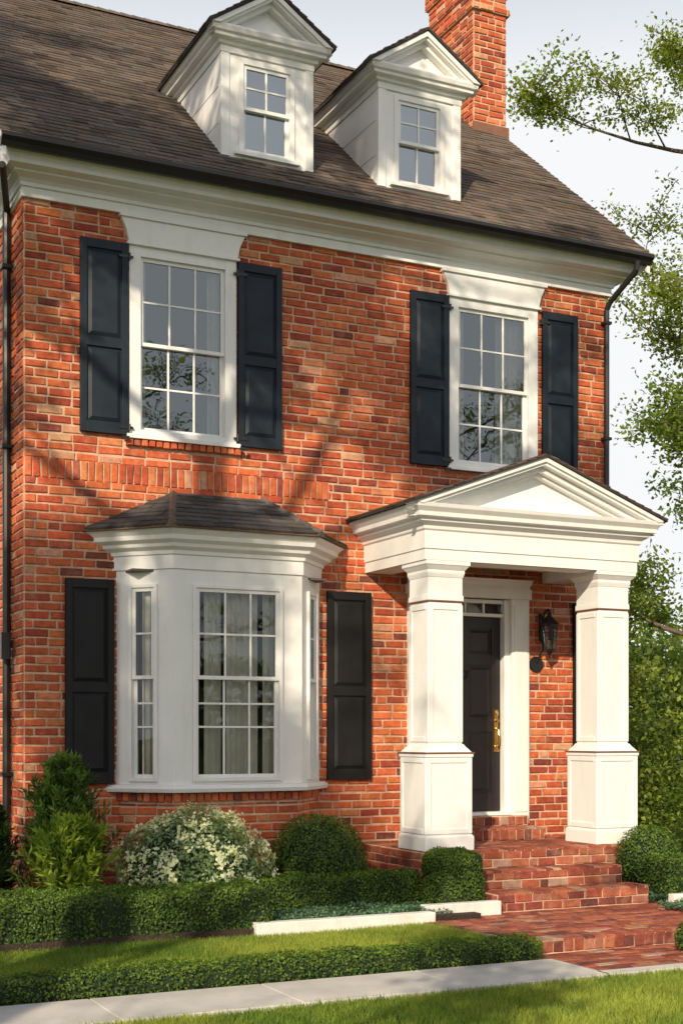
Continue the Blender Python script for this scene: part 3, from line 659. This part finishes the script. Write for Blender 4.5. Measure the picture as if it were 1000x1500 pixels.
# ---------------------------------------------------------------- trees
def tree(name,base,h,spread,nl,ls,ca,cb,seed,r0=.2,first=.35,sig=.28,kids=(9,5,4),upb=.25,hang=0,clump=None):
    rr=random.Random(seed);e=empty(name);B=MB();tips=[]
    def grow(p,d,L,r,dep):
        ns=5 if dep==0 else 4
        pts=[p]
        for i in range(ns):
            d=(d+Vector((rr.gauss(0,.12),rr.gauss(0,.12),rr.gauss(0,.08)))*(1 if dep else .5)+Vector((0,0,upb*.3 if dep and dep<3 else -hang))).normalized()
            q=p+d*(L/ns);r1=r*(1-.75*(i+1)/ns) if dep else r*(1-.7*(i+1)/ns)
            ra=r*(1-.75*i/ns) if dep else r*(1-.7*i/ns)
            B.tube(p,q,max(ra,.008),max(r1,.006),7 if dep<2 else 4,False);p=q;pts.append(p)
            if dep>=2: tips.append(tuple(p))
        if dep<3:
            for k in range(kids[dep]):
                t=(first+(1-first)*(k+rr.random())/kids[dep]) if dep==0 else rr.uniform(.3,1)
                t=min(t,.999);i=int(t*ns);f=t*ns-i;o=pts[i].lerp(pts[i+1],f)
                a=rr.uniform(0,6.283) if dep else k*2.4+rr.uniform(-.4,.4)
                out=Vector((math.cos(a),math.sin(a),rr.uniform(-.1,.6)))
                nd=(out+d*(.4 if dep else .15)).normalized()
                ll=spread*(1.05-.55*(t-first)/(1-first+1e-6))*rr.uniform(.75,1.15) if dep==0 else L*rr.uniform(.35,.6)
                grow(o,nd,ll,max(r*.45*(1-.5*t),.012),dep+1)
    grow(Vector(base),Vector((rr.uniform(-.08,.08),rr.uniform(-.08,.08),1)).normalized(),h,r0,0)
    B.obj('trunk_and_limbs',M_bark,e,smooth=True,recalc=False)
    tp=np.array(tips)
    if clump: tp=tp[lump(tp,clump[0],1,seed)>clump[1]]
    k=NR.integers(0,len(tp),nl);wt=NR.random(len(tp))[k];keep=NR.random(nl)<(.1+1.0*wt);k=k[keep];n=len(k)
    P=tp[k]+NR.normal(0,sig,(n,3))*np.array([1,1,.7]);t=np.clip(wt[keep]*.5+NR.random(n)*.5,0,1)
    leaves('leaves',P,NR.normal(0,1,(n,3))+np.array([0,0,.7]),ls,colmix(n,ca,cb,.25,t),M_leaf,e,.6)
LG=(.08,.13,.02);LY=(.28,.34,.05)
tree('leafy_tree',(17.4,3.6,-.15),14.0,4.6,66000,.078,LG,LY,3,.17,.20,.15,kids=(12,5,4))
tree('leafy_tree',(18.6,8.5,-.15),9.0,3.6,36000,.11,(.06,.11,.02),(.24,.31,.05),5,.20,.25,.22)
tree('leafy_tree',(13.6,6.5,-.15),4.8,2.0,30000,.085,(.05,.09,.02),(.24,.31,.045),8,.12,.1,.17)
def mass(name,x0,x1,y0,y1,hmin,hmax,nb,nl,ls,ca,cb,seed):
    rr=np.random.default_rng(seed);c=np.stack([rr.uniform(x0,x1,nb),rr.uniform(y0,y1,nb),np.zeros(nb)],1);hh=rr.uniform(hmin,hmax,nb)
    k=rr.integers(0,nb,nl);D_=unit(rr.normal(0,1,(nl,3)));rad=hh[k]*.45
    P=c[k]+np.stack([D_[:,0]*rad,D_[:,1]*rad,(D_[:,2]*.5+.5)*hh[k]],1);P+=(D_*(lump(P,1.6,.5,seed)+lump(P,4.1,.25,seed))[:,None])+rr.normal(0,.12,(nl,3))
    P=P[P[:,2]>-.15];n=len(P);t=np.clip(.5+lump(P,2.4,.55,seed)+rr.normal(0,.25,n),0,1)
    leaves(name,P,rr.normal(0,1,(n,3))+np.array([0,0,.7]),ls,colmix(n,ca,cb,.3,t),M_leaf,None,.6)
mass('tree_mass',13,40,11,24,3.5,6.0,26,56000,.22,(.07,.12,.025),(.27,.34,.06),4)
mass('garden_shrubs',11.0,17,1.5,7,1.2,2.6,16,32000,.085,(.035,.07,.015),(.26,.33,.05),6)
mass('tree_mass',-40,70,-70,-55,4,6.5,40,30000,.5,(.05,.09,.02),(.14,.20,.04),9)
tree('street_tree',(13,-30,-.15),13,6,9000,.13,(.08,.12,.03),(.20,.26,.06),12,.30,.3,.3)
tree('street_tree',(27,-31,-.15),14,6,9000,.13,(.08,.12,.03),(.20,.26,.06),13,.30,.3,.3)
tree('shade_tree',(-1.6,-7.9,-.15),13.0,4.6,60000,.11,(.05,.09,.02),(.14,.19,.03),21,.26,.58,.17,kids=(12,6,4),clump=(1.5,.08))
tree('shade_tree',(-6.0,-14.5,-.15),11.0,4.2,36000,.13,(.05,.09,.02),(.14,.19,.03),25,.25,.30,.20,kids=(11,5,4),clump=(1.3,.12))
tree('shade_tree',(-6.0,-9.6,-.15),17.0,2.5,40000,.12,(.05,.09,.02),(.14,.19,.03),31,.25,.76,.22,kids=(12,6,4))
# ---------------------------------------------------------------- light, sky, camera
el=math.radians(26);az=math.radians(-40);to=Vector((math.sin(az),-math.cos(az),0));sd=Vector((to.x*math.cos(el),to.y*math.cos(el),math.sin(el)))
ld=bpy.data.lights.new('sun','SUN');ld.energy=5.0;ld.angle=math.radians(.5);ld.color=(1,.85,.63)
lo=bpy.data.objects.new('sun',ld);lo.rotation_euler=sd.to_track_quat('Z','Y').to_euler();lo.location=(-15,-20,20);COL.objects.link(lo)
w=bpy.data.worlds.new('World');scene.world=w;w.use_nodes=True;nt=w.node_tree;bg=nt.nodes['Background']
sk=nt.nodes.new('ShaderNodeTexSky');sk.sky_type='NISHITA';sk.sun_disc=False;sk.sun_elevation=el;sk.sun_rotation=math.atan2(to.x,to.y);sk.dust_density=4;sk.air_density=1.0;sk.ozone_density=1.0
tc=N(nt,'ShaderNodeTexCoord');sp=N(nt,'ShaderNodeSeparateXYZ');nt.links.new(tc.outputs['Generated'],sp.inputs[0])
hz=ramp(nt,sp.outputs[2],.42,(.98,)*3,.60,(.03,)*3)
c=mix(nt,'MIX',hz.outputs[0],sk.outputs[0],(6.75,6.85,6.95))
nt.links.new(c,bg.inputs[0]);bg.inputs[1].default_value=.14
cd=bpy.data.cameras.new('camera');co=bpy.data.objects.new('camera',cd);COL.objects.link(co)
co.location=(0,-12.56,1.6);co.rotation_euler=(math.radians(90),0,-math.atan(.486))
cd.sensor_fit='HORIZONTAL';cd.sensor_width=36;cd.lens=72;cd.shift_y=.325;cd.clip_end=1000;cd.clip_start=.1
scene.camera=co
scene.view_settings.view_transform='Standard';scene.view_settings.look='None';scene.view_settings.exposure=0
